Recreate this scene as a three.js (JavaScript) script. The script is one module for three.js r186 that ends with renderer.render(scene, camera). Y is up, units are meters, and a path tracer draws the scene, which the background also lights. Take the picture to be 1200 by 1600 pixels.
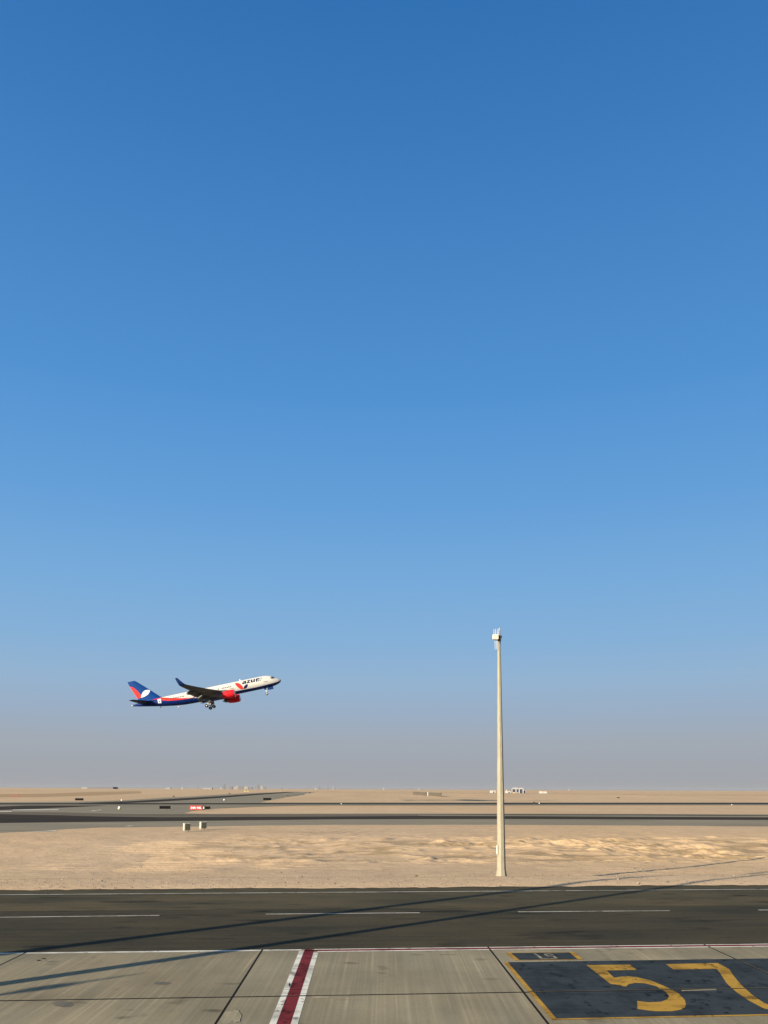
import * as THREE from 'three';
import { mergeGeometries } from 'three/addons/utils/BufferGeometryUtils.js';
import { RoundedBoxGeometry } from 'three/addons/geometries/RoundedBoxGeometry.js';

// ---------------------------------------------------------------- camera, sky, sun, exposure
const EYE = 4.2, FOC = 1300, CX = 600, CY = 1096, PITCH = Math.atan(137 / 1300), ROLL = 0.0042;
const scene = new THREE.Scene();
const camera = new THREE.PerspectiveCamera(2 * Math.atan(CY / FOC) * 180 / Math.PI, 1200 / (2 * CY), 0.1, 60000);
camera.setViewOffset(1200, 2 * CY, 0, 0, 1200, 1600);
camera.position.set(0, EYE, 0);
camera.rotation.set(PITCH, 0, ROLL, 'YXZ');
camera.updateMatrixWorld(true);
const EXPOSURE = 2.2;
const renderer = new THREE.WebGLRenderer({ antialias: true });
renderer.toneMapping = THREE.LinearToneMapping;
renderer.toneMappingExposure = EXPOSURE;
renderer.shadowMap.enabled = true;

const SUN_EL = 15 * Math.PI / 180, SUN_AZ = 48.1 * Math.PI / 180;
const SHADOW = new THREE.Vector3(Math.sin(SUN_AZ), 0, -Math.cos(SUN_AZ));           // the way shadows fall on the ground
const TO_SUN = new THREE.Vector3(-SHADOW.x * Math.cos(SUN_EL), Math.sin(SUN_EL), -SHADOW.z * Math.cos(SUN_EL));
const lin = (c) => { c /= 255; return c <= 0.04045 ? c / 12.92 : Math.pow((c + 0.055) / 1.055, 2.4); };
{
  // the clear sky by height above the horizon in degrees: dusty grey band, then pale to deep blue
  const stops = [[-90, 150, 150, 152], [0, 162, 164, 167], [1.2, 161, 165, 172], [3.2, 161, 170, 180], [5, 155, 174, 195], [7.5, 147, 179, 209], [10, 134, 176, 215], [14, 120, 171, 218],
    [19, 102, 160, 216], [26, 83, 146, 209], [33, 72, 134, 198], [40, 60, 122, 188], [47, 48, 111, 177], [60, 42, 100, 164], [90, 36, 90, 152]];
  const W = 256, H = 1024, data = new Float32Array(W * H * 4);
  for (let j = 0; j < H; j++) {
    const el = ((j + 0.5) / H - 0.5) * 180;
    let k = 0; while (k < stops.length - 2 && stops[k + 1][0] < el) k++;
    const a = stops[k], b = stops[k + 1], t = Math.min(1, Math.max(0, (el - a[0]) / (b[0] - a[0])));
    const c = [1, 2, 3].map((n) => (lin(a[n]) * (1 - t) + lin(b[n]) * t) / EXPOSURE);
    const y = Math.sin(el * Math.PI / 180), r = Math.cos(el * Math.PI / 180);
    for (let i = 0; i < W; i++) {
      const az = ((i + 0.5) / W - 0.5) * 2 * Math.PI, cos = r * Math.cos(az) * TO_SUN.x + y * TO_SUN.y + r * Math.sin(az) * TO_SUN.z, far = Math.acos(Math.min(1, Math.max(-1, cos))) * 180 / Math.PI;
      const glow = el > 0 ? 3 * Math.exp(-far / 10) : 0, o = (j * W + i) * 4;   // dusty glow round the unseen low sun, added to temper blue shadow fill
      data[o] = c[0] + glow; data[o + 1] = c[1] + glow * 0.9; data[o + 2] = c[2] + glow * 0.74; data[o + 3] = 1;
    }
  }
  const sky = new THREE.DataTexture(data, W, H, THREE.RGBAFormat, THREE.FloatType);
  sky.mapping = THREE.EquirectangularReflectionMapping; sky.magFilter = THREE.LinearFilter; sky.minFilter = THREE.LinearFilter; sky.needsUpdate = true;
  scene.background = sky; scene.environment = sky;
}
const sun = new THREE.DirectionalLight(new THREE.Color().setRGB(1, 0.88, 0.7), 5);
sun.position.copy(TO_SUN).multiplyScalar(200); sun.castShadow = true;
sun.shadow.camera.left = -120; sun.shadow.camera.right = 120; sun.shadow.camera.top = 120; sun.shadow.camera.bottom = -120; sun.shadow.camera.far = 700;
sun.shadow.mapSize.set(4096, 4096);
scene.add(sun, sun.target);

// ---------------------------------------------------------------- helpers
function ray(px, py) { return new THREE.Vector3((px - CX) / FOC, -(py - CY) / FOC, -1).applyQuaternion(camera.quaternion); }
// a spot measured on the photograph, as the point of the level ground seen there
function G(px, py, h = 0) { const d = ray(px, py), t = (h - EYE) / d.y; return new THREE.Vector3(d.x * t, h, d.z * t); }
let seed = 7;
const rnd = () => { seed = (seed + 0x6d2b79f5) | 0; let t = Math.imul(seed ^ (seed >>> 15), 1 | seed); t = (t + Math.imul(t ^ (t >>> 7), 61 | t)) ^ t; return ((t ^ (t >>> 14)) >>> 0) / 4294967296; };
const lerp = (a, b, t) => a + (b - a) * t, clamp = (x, a = 0, b = 1) => Math.min(b, Math.max(a, x)), smooth = (a, b, x) => { const t = clamp((x - a) / (b - a)); return t * t * (3 - 2 * t); };
const LAT = new Float32Array(65536); for (let i = 0; i < 65536; i++) LAT[i] = rnd();
function vnoise(x, y, px = 256, py = 256) {                         // value noise that repeats every px by py cells
  const xi = Math.floor(x), yi = Math.floor(y), fx = x - xi, fy = y - yi, u = fx * fx * (3 - 2 * fx), v = fy * fy * (3 - 2 * fy);
  const x0 = ((xi % px) + px) % px, x1 = (x0 + 1) % px, y0 = ((yi % py) + py) % py, y1 = (y0 + 1) % py;
  const a = LAT[(y0 & 255) * 256 + (x0 & 255)], b = LAT[(y0 & 255) * 256 + (x1 & 255)], c = LAT[(y1 & 255) * 256 + (x0 & 255)], d = LAT[(y1 & 255) * 256 + (x1 & 255)];
  return a + (b - a) * u + (c - a) * v + (a - b - c + d) * u * v;
}
function fbm(x, y, oct = 4, px = 256, py = 256) { let s = 0, a = 0.5, n = 0; for (let o = 0; o < oct; o++) { s += a * vnoise(x + o * 17, y + o * 31, px, py); n += a; a *= 0.5; x *= 2; y *= 2; px *= 2; py *= 2; } return s / n; }

const taken = {};
function numbered(name) { const n = taken[name] = (taken[name] ?? -1) + 1; return n ? name + '_' + String(n).padStart(3, '0') : name; }
function mesh(name, geo, material, parent) { const m = new THREE.Mesh(geo, material); m.name = name; m.castShadow = m.receiveShadow = true; if (parent) parent.add(m); return m; }
function structure(o) { o.userData.kind = 'structure'; o.name = numbered(o.name); scene.add(o); return o; }
function thing(name, label, category, group) { const o = new THREE.Group(); o.name = numbered(name); o.userData = { label, category }; if (group) o.userData.group = group; scene.add(o); return o; }
function copyOf(o, label) { const c = o.clone(); c.name = numbered(o.name.replace(/_\d{3}$/, '')); c.userData = { ...o.userData, label }; scene.add(c); return c; }
const mat = (r, g, b, rough = 0.8, more = {}) => new THREE.MeshStandardMaterial({ color: new THREE.Color().setRGB(r, g, b), roughness: rough, ...more });
const box = (w, h, d, x = 0, y = 0, z = 0) => { const g = new THREE.BoxGeometry(w, h, d); g.translate(x, y, z); return g; };
const rbox = (w, h, d, r, x = 0, y = 0, z = 0) => { const g = new RoundedBoxGeometry(w, h, d, 2, r); g.translate(x, y, z); return g; };
const cyl = (r0, r1, h, n = 12, x = 0, y = 0, z = 0) => { const g = new THREE.CylinderGeometry(r1, r0, h, n); g.translate(x, y, z); return g; };  // r0 at the bottom
const merge = (list) => mergeGeometries(list.map((g) => (g.index ? g.toNonIndexed() : g)));

// flat polygons on the ground, [x, z] points
const P2 = (v) => [v.x, v.z];
const poly = (pts) => pts.map(([x, y]) => P2(G(x, y)));
function triangles(points) { const v = points.map(([x, z]) => new THREE.Vector2(x, z)); return THREE.ShapeUtils.triangulateShape(v, []).map((f) => f.map((i) => points[i])); }
const area2 = (p) => p.reduce((s, a, i) => { const b = p[(i + 1) % p.length]; return s + a[0] * b[1] - b[0] * a[1]; }, 0);
function clip(subject, convex) {
  const s = Math.sign(area2(convex)); let out = subject;
  for (let i = 0; i < convex.length && out.length; i++) {
    const a = convex[i], b = convex[(i + 1) % convex.length], side = (p) => s * ((b[0] - a[0]) * (p[1] - a[1]) - (b[1] - a[1]) * (p[0] - a[0])), inp = out; out = [];
    for (let k = 0; k < inp.length; k++) {
      const p = inp[k], q = inp[(k + 1) % inp.length], dp = side(p), dq = side(q);
      if (dp >= 0) out.push(p);
      if ((dp > 0 && dq < 0) || (dp < 0 && dq > 0)) { const t = dp / (dp - dq); out.push([lerp(p[0], q[0], t), lerp(p[1], q[1], t)]); }
    }
  }
  return out;
}
function sheet(polys, y, uv = ([x, z]) => [x, z]) {                  // convex pieces or triangles, face up
  const pos = [], uvs = [], nor = [];
  for (const p of polys) for (let i = 1; i + 1 < p.length; i++) {
    let t = [p[0], p[i], p[i + 1]]; if (Math.abs(area2(t)) < 1e-9) continue; if (area2(t) > 0) t = [t[0], t[2], t[1]];
    for (const q of t) { pos.push(q[0], y, q[1]); uvs.push(...uv(q)); nor.push(0, 1, 0); }
  }
  const g = new THREE.BufferGeometry();
  g.setAttribute('position', new THREE.Float32BufferAttribute(pos, 3)); g.setAttribute('normal', new THREE.Float32BufferAttribute(nor, 3)); g.setAttribute('uv', new THREE.Float32BufferAttribute(uvs, 2));
  return g;
}
const flat = (pts, y, uv) => sheet(triangles(pts), y, uv);
function strip(a, b, width, side = 0) {                              // a band from a to b; side -1 / 0 / 1 puts it left of, on or right of the line
  const dx = b[0] - a[0], dz = b[1] - a[1], l = Math.hypot(dx, dz), nx = -dz / l, nz = dx / l, o0 = (side - 1) * width / 2, o1 = (side + 1) * width / 2;
  return [[a[0] + nx * o0, a[1] + nz * o0], [b[0] + nx * o0, b[1] + nz * o0], [b[0] + nx * o1, b[1] + nz * o1], [a[0] + nx * o1, a[1] + nz * o1]];
}

// ---------------------------------------------------------------- computed textures
function texture(W, H, f, srgb = true, repeat = true) {
  const data = new Uint8Array(W * H * 4);
  for (let j = 0; j < H; j++) for (let i = 0; i < W; i++) { const c = f((i + 0.5) / W, (j + 0.5) / H), o = (j * W + i) * 4; data[o] = clamp(c[0], 0, 255); data[o + 1] = clamp(c[1], 0, 255); data[o + 2] = clamp(c[2], 0, 255); data[o + 3] = 255; }
  const t = new THREE.DataTexture(data, W, H); if (srgb) t.colorSpace = THREE.SRGBColorSpace;
  t.magFilter = THREE.LinearFilter; t.minFilter = THREE.LinearMipmapLinearFilter; t.generateMipmaps = true; if (repeat) t.wrapS = t.wrapT = THREE.RepeatWrapping; t.needsUpdate = true; return t;
}
const shade = (c, k) => [c[0] * k, c[1] * k, c[2] * k], mix = (a, b, t) => [lerp(a[0], b[0], t), lerp(a[1], b[1], t), lerp(a[2], b[2], t)];

const sandTex = texture(2048, 2048, (u, v) => {                      // 12 m of sand and fine gravel
  const big = fbm(u * 8, v * 8, 4, 8, 8), mid = fbm(u * 60, v * 60, 3, 60, 60), fine = vnoise(u * 1024, v * 1024, 1024, 1024), grit = vnoise(u * 250 + 7, v * 250, 250, 250), patchy = fbm(u * 20 + 3, v * 20, 3, 20, 20);
  let c = shade([183, 155, 119], 0.89 + 0.1 * big + 0.08 * mid + 0.1 * fine);
  if (grit > 0.84 && patchy > 0.44) c = shade(c, 0.74); else if (grit < 0.1 && patchy > 0.5) c = shade(c, 1.1);
  return c;
});
const asphaltTex = texture(1024, 1024, (u, v) => {                   // 30 m along (u) by 15 m across (v): long wear streaks, patches, grit
  const streak = fbm(u * 4, v * 96, 3, 4, 96), patch = fbm(u * 10, v * 10, 4, 10, 10), fine = vnoise(u * 512, v * 256, 512, 256), blot = fbm(u * 22 + 5, v * 30, 3, 22, 30);
  let k = 0.66 + 0.24 * streak + 0.38 * patch + 0.12 * fine;
  if (blot > 0.66) k *= 1 - (blot - 0.66) * 1.6;
  return mix(shade([58, 56, 43], k), shade([65, 57, 41], k), patch);
});
const paleAsphaltTex = texture(1024, 1024, (u, v) => {               // sun-bleached pavement
  const streak = fbm(u * 4, v * 64, 3, 4, 64), patch = fbm(u * 8 + 3, v * 8, 4, 8, 8), fine = vnoise(u * 512, v * 256, 512, 256);
  return shade([128, 119, 98], 0.8 + 0.16 * streak + 0.2 * patch + 0.08 * fine);
});
const concreteTex = texture(2048, 2048, (u, v) => {                  // 24 m square of broomed concrete
  const lane = Math.floor(u * 4 + 0.5), groove = vnoise(u * 620, v * 7, 620, 7), groove2 = vnoise(u * 170 + 3, v * 3, 170, 3);
  const blotch = fbm(u * 14, v * 14, 5, 14, 14), film = fbm(u * 40, v * 9, 3, 40, 9), fine = vnoise(u * 1024, v * 1024, 1024, 1024), tone = vnoise(lane * 7.3 + 0.5, 3.5, 64, 64);
  let k = 0.73 + 0.1 * groove * groove + 0.05 * groove2 + 0.24 * blotch + 0.1 * film + 0.07 * fine + 0.04 * tone;
  if (groove > 0.86 && blotch > 0.38) k += 0.09 * (groove - 0.86) / 0.14;
  const stain = fbm(u * 30 + 9, v * 44, 4, 30, 44); if (stain > 0.73) k *= 1 - 1.5 * (stain - 0.73);
  return mix(shade([129, 122, 100], k), shade([134, 122, 96], k), film);
});
const paintWear = texture(1024, 1024, (u, v) => {                    // greys that dirty and scuff a coat of paint, 6 m square
  const a = fbm(u * 12, v * 12, 5, 12, 12), b = fbm(u * 60, v * 16, 3, 60, 16), f = vnoise(u * 512, v * 512, 512, 512);
  let k = 0.58 + 0.52 * a + 0.16 * b + 0.06 * f; const chip = fbm(u * 34, v * 22, 4, 34, 22); if (chip > 0.72) k *= 0.72; const smear = fbm(u * 3, v * 70, 3, 3, 70); if (smear > 0.6) k *= 1 - 0.9 * (smear - 0.6);
  return [255 * k, 255 * k * (0.985 + 0.03 * a), 255 * k * (0.97 + 0.05 * a)];
});
const uvScale = (s, t = s) => ([x, z]) => [x / s, z / t];
const apronUV = ([x, z]) => [(x + 12) / 24, (z + 24) / 24];

const dull = (o) => new THREE.MeshPhysicalMaterial({ specularIntensity: 0.15, ...o });                  // dusty ground and paint shine little
const M = {
  sand: dull({ map: sandTex, bumpMap: sandTex, bumpScale: 0.02, roughness: 1, vertexColors: true }),
  sandPatch: dull({ map: sandTex, roughness: 1, color: new THREE.Color().setRGB(0.72, 0.7, 0.64) }),
  road: dull({ map: asphaltTex, bumpMap: asphaltTex, bumpScale: 0.004, roughness: 0.9 }),
  roadPale: dull({ map: asphaltTex, roughness: 0.9, color: new THREE.Color().setRGB(1.42, 1.38, 1.3) }),
  taxi: dull({ map: paleAsphaltTex, roughness: 0.9 }),
  taxiMid: dull({ map: paleAsphaltTex, roughness: 0.9, color: new THREE.Color().setRGB(0.6, 0.56, 0.55) }),
  rubber: dull({ map: asphaltTex, roughness: 0.85, color: new THREE.Color().setRGB(0.72, 0.6, 0.52) }),
  rubberDark: dull({ map: asphaltTex, roughness: 0.85, color: new THREE.Color().setRGB(0.25, 0.24, 0.24) }),
  concrete: dull({ map: concreteTex, bumpMap: concreteTex, bumpScale: 0.004, roughness: 0.9 }),
  filler: dull({ color: new THREE.Color().setRGB(0.013, 0.011, 0.01), roughness: 0.9 }),
  white: dull({ map: paintWear, roughness: 0.8, color: new THREE.Color().setRGB(0.66, 0.62, 0.5) }),
  fadedWhite: dull({ map: paintWear, roughness: 0.85, color: new THREE.Color().setRGB(0.4, 0.375, 0.3) }),
  red: dull({ map: paintWear, roughness: 0.75, color: new THREE.Color().setRGB(0.165, 0.022, 0.022) }),
  navyPaint: dull({ map: paintWear, roughness: 0.75, color: new THREE.Color().setRGB(0.038, 0.045, 0.045) }),
  yellow: dull({ map: paintWear, roughness: 0.75, color: new THREE.Color().setRGB(0.42, 0.235, 0.035) }),
  cream: dull({ map: paintWear, roughness: 0.75, color: new THREE.Color().setRGB(0.3, 0.26, 0.17) }),
  patch: dull({ map: concreteTex, roughness: 0.95, color: new THREE.Color().setRGB(1.16, 1.16, 1.16) }),
};

// ---------------------------------------------------------------- lines of the place, read off the photograph
const edgeA = G(0, 1488.6), edgeB = G(1200, 1474.4);                // where the apron meets the service road
const farA = G(0, 1391.7), farB = G(1200, 1383.3);                  // where the service road meets the sand
const along = (a, b, x) => { const t = (x - a.x) / (b.x - a.x); return [x, lerp(a.z, b.z, t)]; };
const farN = (() => { const dx = farB.x - farA.x, dz = farB.z - farA.z, l = Math.hypot(dx, dz); return [dz / l, -dx / l]; })();   // away from the road
const beyondRoad = (x, z) => (x - farA.x) * farN[0] + (z - farA.z) * farN[1];

// ---------------------------------------------------------------- desert ground
const tracks = [];                                                   // wheel ruts curving across the sand
for (let k = 0; k < 7; k++) tracks.push({ x0: -30 + k * 0.3, r: 10 + k * 1.7 });
const taxiEdge = [[-500, 1322], [0, 1301.5], [60, 1299], [110, 1295.4], [160, 1293.2], [300, 1292], [400, 1290.3], [520, 1289], [800, 1289], [1000, 1290], [1200, 1291], [1700, 1293.4]].map((p) => P2(G(...p)));
const beforeTaxiway = (x, z) => { let k = 0; while (k < taxiEdge.length - 2 && taxiEdge[k + 1][0] < x) k++; const a = taxiEdge[k], b = taxiEdge[k + 1]; return z - lerp(a[1], b[1], (x - a[0]) / (b[0] - a[0])); };   // metres this side of the taxiway
const crest = G(783.5, 1369, -0.14);
const humps = [];                                                    // wind-cut hummocks along the low bank: long windward side, short steep lee
{
  const put = (px, py, a, w, lee, deep) => { const g = G(px, py, -0.3); humps.push({ x: g.x, z: g.z, a, w, lee, deep }); };
  for (const [px, py, a, w] of [[806, 1313, 0.24, 1.1], [826, 1311, 0.26, 1], [857, 1316, 0.3, 1], [888, 1313, 0.26, 1], [905, 1320, 0.16, 0.8], [938, 1313, 0.3, 1.2], [968, 1311, 0.32, 1.3], [1004, 1328, 0.26, 1.2], [1046, 1314, 0.34, 1.1], [1072, 1312, 0.3, 1.2], [1096, 1315, 0.36, 1.4], [1130, 1313, 0.34, 1], [1152, 1322, 0.2, 0.9], [1196, 1312, 0.34, 1.3], [700, 1313, 0.34, 0.9], [716, 1314, 0.36, 0.9], [690, 1314, 0.28, 0.8], [770, 1309, 0.3, 1.6], [600, 1311, 0.28, 0.8], [512, 1311, 0.24, 0.8], [434, 1322, 0.2, 0.9], [440, 1333, 0.26, 1.1], [490, 1332, 0.24, 1.2], [722, 1331, 0.2, 0.5], [340, 1344, 0.16, 1.4]]) put(px, py + 3, a * (px > 680 && px < 730 ? 0.4 : 0.62), w * 2.6, 0.5 + 0.3 * rnd(), 0.7 + 0.6 * rnd());
  for (let k = 0; k < 150; k++) { const px = 370 + 850 * rnd(); put(px, 1306 + 30 * rnd(), 0.03 + 0.08 * rnd() * rnd(), 0.6 + 1.2 * rnd(), 0.2 + 0.25 * rnd(), 0.3 + 0.6 * rnd()); }
}
function sandHeight(x, z) {
  const u = beyondRoad(x, z);
  if (u < -2.5) return -0.05;
  const wob = (fbm(x * 0.5 + 40, z * 0.5 + 70, 3) - 0.5);
  let h = lerp(-0.05, 0.02, smooth(-0.5, 0.5, u + wob * 0.5 + (vnoise(x * 2.3, z * 2.3) - 0.5) * 0.3));
  const c = u - 5.4 - (fbm(x * 0.12 + 3, 9, 2) - 0.5) * 2;           // the shoulder's crest
  h += 0.03 * smooth(0.3, 1.5, u) - 0.1 * smooth(1, 5, u) - 0.62 * smooth(-1.4, 6, c) - 0.12 * smooth(11, 18, u);
  h += 0.78 * smooth(23, 43, u + (fbm(x * 0.1, z * 0.07 + 20, 3) - 0.5) * 8);
  const band = smooth(18, 24, u) * (1 - smooth(33, 42, u)), side = smooth(-19, -7, x);
  const wx = x + 1.5 * (fbm(x * 0.3, u * 0.3, 2) - 0.5), r1 = 1 - Math.abs(2 * fbm(wx * 0.2 + 11, u * 0.3 + 5, 3) - 1), r2 = fbm(wx * 0.42 + 31, u * 0.75 + 2, 4), r3 = fbm(x * 1.3 + 3, u * 1.7 + 12, 3), lump = smooth(0.42, 0.62, fbm(x * 0.16 + 7, u * 0.2 + 90, 2));
  h += band * lerp(0.03, 1, side) * (0.12 * (Math.pow(r1, 4) - 0.3) + lump * (0.4 * (r2 - 0.5) + 0.26 * (r3 - 0.5)));
  const tr = smooth(13, 18, u) * (1 - smooth(42, 52, u)) * smooth(-24, -17, x) * (1 - smooth(-6, 3, x));
  if (tr > 0) { const q = Math.hypot(x + 17, (u - 52) * 1.0); h += tr * 0.075 * Math.sin(q * 4.4 + 2.5 * fbm(x * 0.3, z * 0.3, 2)) * smooth(0.35, 0.6, fbm(x * 0.22 + 60, z * 0.22, 2)); }
  h += (fbm(x * 1.1, z * 1.1, 3) - 0.5) * 0.035 * smooth(0.5, 3, u) + (fbm(x * 4.2, z * 4.2, 2) - 0.5) * 0.022 * smooth(0, 1, u);
  if (u > 12 && u < 50) for (const p of humps) {
    const dx = x - p.x + 0.35 * (z - p.z), dz = z - p.z; if (dx < -3 * p.w || dx > 3 * p.lee || Math.abs(dz) > 3 * p.deep) continue;
    h += p.a * (dx < 0 ? Math.exp(dx / p.w * 1.3) * (1 - smooth(2, 3, -dx / p.w)) : 1 - smooth(0, 1.9 * p.lee, dx)) * Math.exp(-dz * dz / (p.deep * p.deep)) * (0.8 + 0.4 * r2);
  }
  for (const [u0, sl, ph] of [[9, 0.1, 0], [15.5, -0.06, 2], [21, 0.16, 4]]) for (const o of [0, 1.7]) {     // ruts left by vehicles
    const q = u - u0 - sl * x - 1.4 * Math.sin(x * 0.09 + ph) - o; if (Math.abs(q) < 0.6) h += 0.03 * (-Math.exp(-q * q / 0.022) + 0.5 * Math.exp(-((Math.abs(q) - 0.27) ** 2) / 0.012)) * smooth(0.3, 0.5, fbm(x * 0.18 + u0, 7 + ph, 2));
  }
  const taxi = beforeTaxiway(x, z) + 1.2 * (fbm(x * 0.7 + 5, z * 0.7, 3) - 0.5); h = lerp(-0.03, h, smooth(-0.6, 0.2, taxi)) ; h = taxi > 0 ? lerp(0.02, h, smooth(0, 7, taxi)) : h;
  const rim = smooth(0, 5, 42 - Math.abs(x)) * smooth(0, 4, z + 103);
  return lerp(-0.02, h, rim * smooth(-3, -1, u));
}
function farHeight(x, z) {
  const d = -z, px = 600 + 1300 * x / d, out = smooth(420, 520, px);
  const amp = 0.06 * smooth(162, 172, d) * (1 - smooth(222, 235, d)) * smooth(330, 480, px) + 1.1 * smooth(285, 330, d) * (1 - smooth(760, 880, d)) * out;
  const rim = smooth(0, 40, 440 - Math.abs(x));
  return -0.02 + rim * amp * (Math.pow(fbm(x * 0.035 + 9, z * 0.016, 4), 2) - 0.34) ;
}
function sandColour(x, z) {
  const d = -z, k = 0.94 + 0.12 * fbm(x * 0.06 + 20, z * 0.06, 4) + 0.1 * (fbm(x * 0.6, z * 0.6, 3) - 0.5) + (d > 110 ? 0.16 * (fbm(x * 0.03, z * 0.012 + 50, 4) - 0.5) : 0);
  const u = beyondRoad(x, z), pale = d < 60 ? 1 - smooth(4, 5.4, u + 2.4 * (fbm(x * 0.5, z * 0.5, 4) - 0.5)) : 0, hollowShade = d < 103 ? smooth(0.56, 0.63, fbm(x * 0.34 + 15, u * 0.9 + 33, 4)) * smooth(19, 25, u) * (1 - smooth(33, 40, u)) * smooth(-20, -10, x) : 0;  // shade of the bank's hollows painted into the sand as darker brown
  const warm = fbm(x * 0.05 + 80, z * 0.03 + 10, 3) - 0.5;
  const m = k * (1 + 0.07 * pale) * (1 - 0.3 * hollowShade); return [m * (1 + 0.05 * warm), m, m * (1 - 0.12 * warm - 0.06 * hollowShade)];
}
function grid(x0, x1, nx, z0, z1, nz, height) {
  const pos = [], uv = [], col = [], idx = [];
  for (let j = 0; j <= nz; j++) for (let i = 0; i <= nx; i++) {
    const x = lerp(x0, x1, i / nx), z = lerp(z0, z1, j / nz); pos.push(x, height(x, z), z); uv.push(x / 12, z / 12); col.push(...sandColour(x, z));
    if (i < nx && j < nz) { const a = j * (nx + 1) + i, b = a + nx + 1; idx.push(a, a + 1, b, a + 1, b + 1, b); }
  }
  const g = new THREE.BufferGeometry();
  g.setAttribute('position', new THREE.Float32BufferAttribute(pos, 3)); g.setAttribute('uv', new THREE.Float32BufferAttribute(uv, 2)); g.setAttribute('color', new THREE.Float32BufferAttribute(col, 3)); g.setIndex(idx);
  g.computeVertexNormals(); return g;
}
{
  const lo = () => -0.02, far = 14000;
  const parts = [
    grid(-42, 42, 560, -27, -103, 520, sandHeight),
    grid(-450, 450, 225, -103, -900, 200, farHeight),
    grid(-450, -42, 60, -27, -103, 12, lo), grid(42, 450, 60, -27, -103, 12, lo), grid(-450, 450, 60, 300, -27, 24, lo),
    grid(-450, 450, 60, -900, -4000, 120, lo), grid(-450, 450, 20, -4000, -far, 40, lo), grid(-450, 450, 8, far, 300, 8, lo),
    grid(-4000, -450, 100, far, -far, 200, lo), grid(450, 4000, 100, far, -far, 200, lo), grid(-far, -4000, 40, far, -far, 40, lo), grid(4000, far, 40, far, -far, 40, lo),
  ];
  for (const g of parts) { const p = g.attributes.position, i = g.index; const a = new THREE.Vector3().fromBufferAttribute(p, i.getX(0)), b = new THREE.Vector3().fromBufferAttribute(p, i.getX(1)), c = new THREE.Vector3().fromBufferAttribute(p, i.getX(2)); if (b.sub(a).cross(c.sub(a)).y < 0) { const q = i.array; for (let k = 0; k < q.length; k += 3) [q[k], q[k + 1]] = [q[k + 1], q[k]]; g.computeVertexNormals(); } }
  structure(mesh('desert_ground', mergeGeometries(parts), M.sand));
}

// ---------------------------------------------------------------- service road
{
  const road = new THREE.Group(); road.name = 'service_road'; structure(road);
  const X = 170, dirx = farB.x - farA.x, dirz = farB.z - farA.z, l = Math.hypot(dirx, dirz);
  const roadUV = ([x, z]) => [(x * dirx + z * dirz) / l / 30, (x * -dirz + z * dirx) / l / 15];
  const q = [along(edgeA, edgeB, -X), along(edgeA, edgeB, X), along(farA, farB, X), along(farA, farB, -X)];
  q[2] = [q[2][0] + farN[0] * 1.2, q[2][1] + farN[1] * 1.2]; q[3] = [q[3][0] + farN[0] * 1.2, q[3][1] + farN[1] * 1.2];
  mesh('roadway', flat(q, 0, roadUV), M.road, road);
  const m0 = P2(G(0, 1424)), m1 = P2(G(1200, 1414.5)), mx = (t) => [lerp(m0[0], m1[0], t), lerp(m0[1], m1[1], t)];   // the far lane was laid later, in a paler asphalt
  mesh('paving_lane', flat([mx(-4), mx(5), q[2], q[3]], 0.004, ([x, z]) => { const [a, b] = roadUV([x, z]); return [a + 0.37, b + 0.21]; }), M.roadPale, road);
  const e0 = P2(G(0, 1398.2)), e1 = P2(G(1200, 1389.6)), ex = (t) => [lerp(e0[0], e1[0], t), lerp(e0[1], e1[1], t)];
  mesh('edge_line', flat(strip(ex(-4), ex(5), 0.16), 0.008, uvScale(6)), M.fadedWhite, road);
  for (const [a, b] of [[[-330, 1437], [-100, 1434.8]], [[0, 1433.6], [249, 1430.6]], [[415, 1428.6], [656, 1426.4]], [[809.5, 1425], [1046.5, 1423.2]], [[1185.5, 1422.2], [1420, 1420.4]]])
    mesh('lane_dash', flat(strip(P2(G(...a)), P2(G(...b)), 0.15), 0.008, uvScale(6)), M.fadedWhite, road);
}

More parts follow.
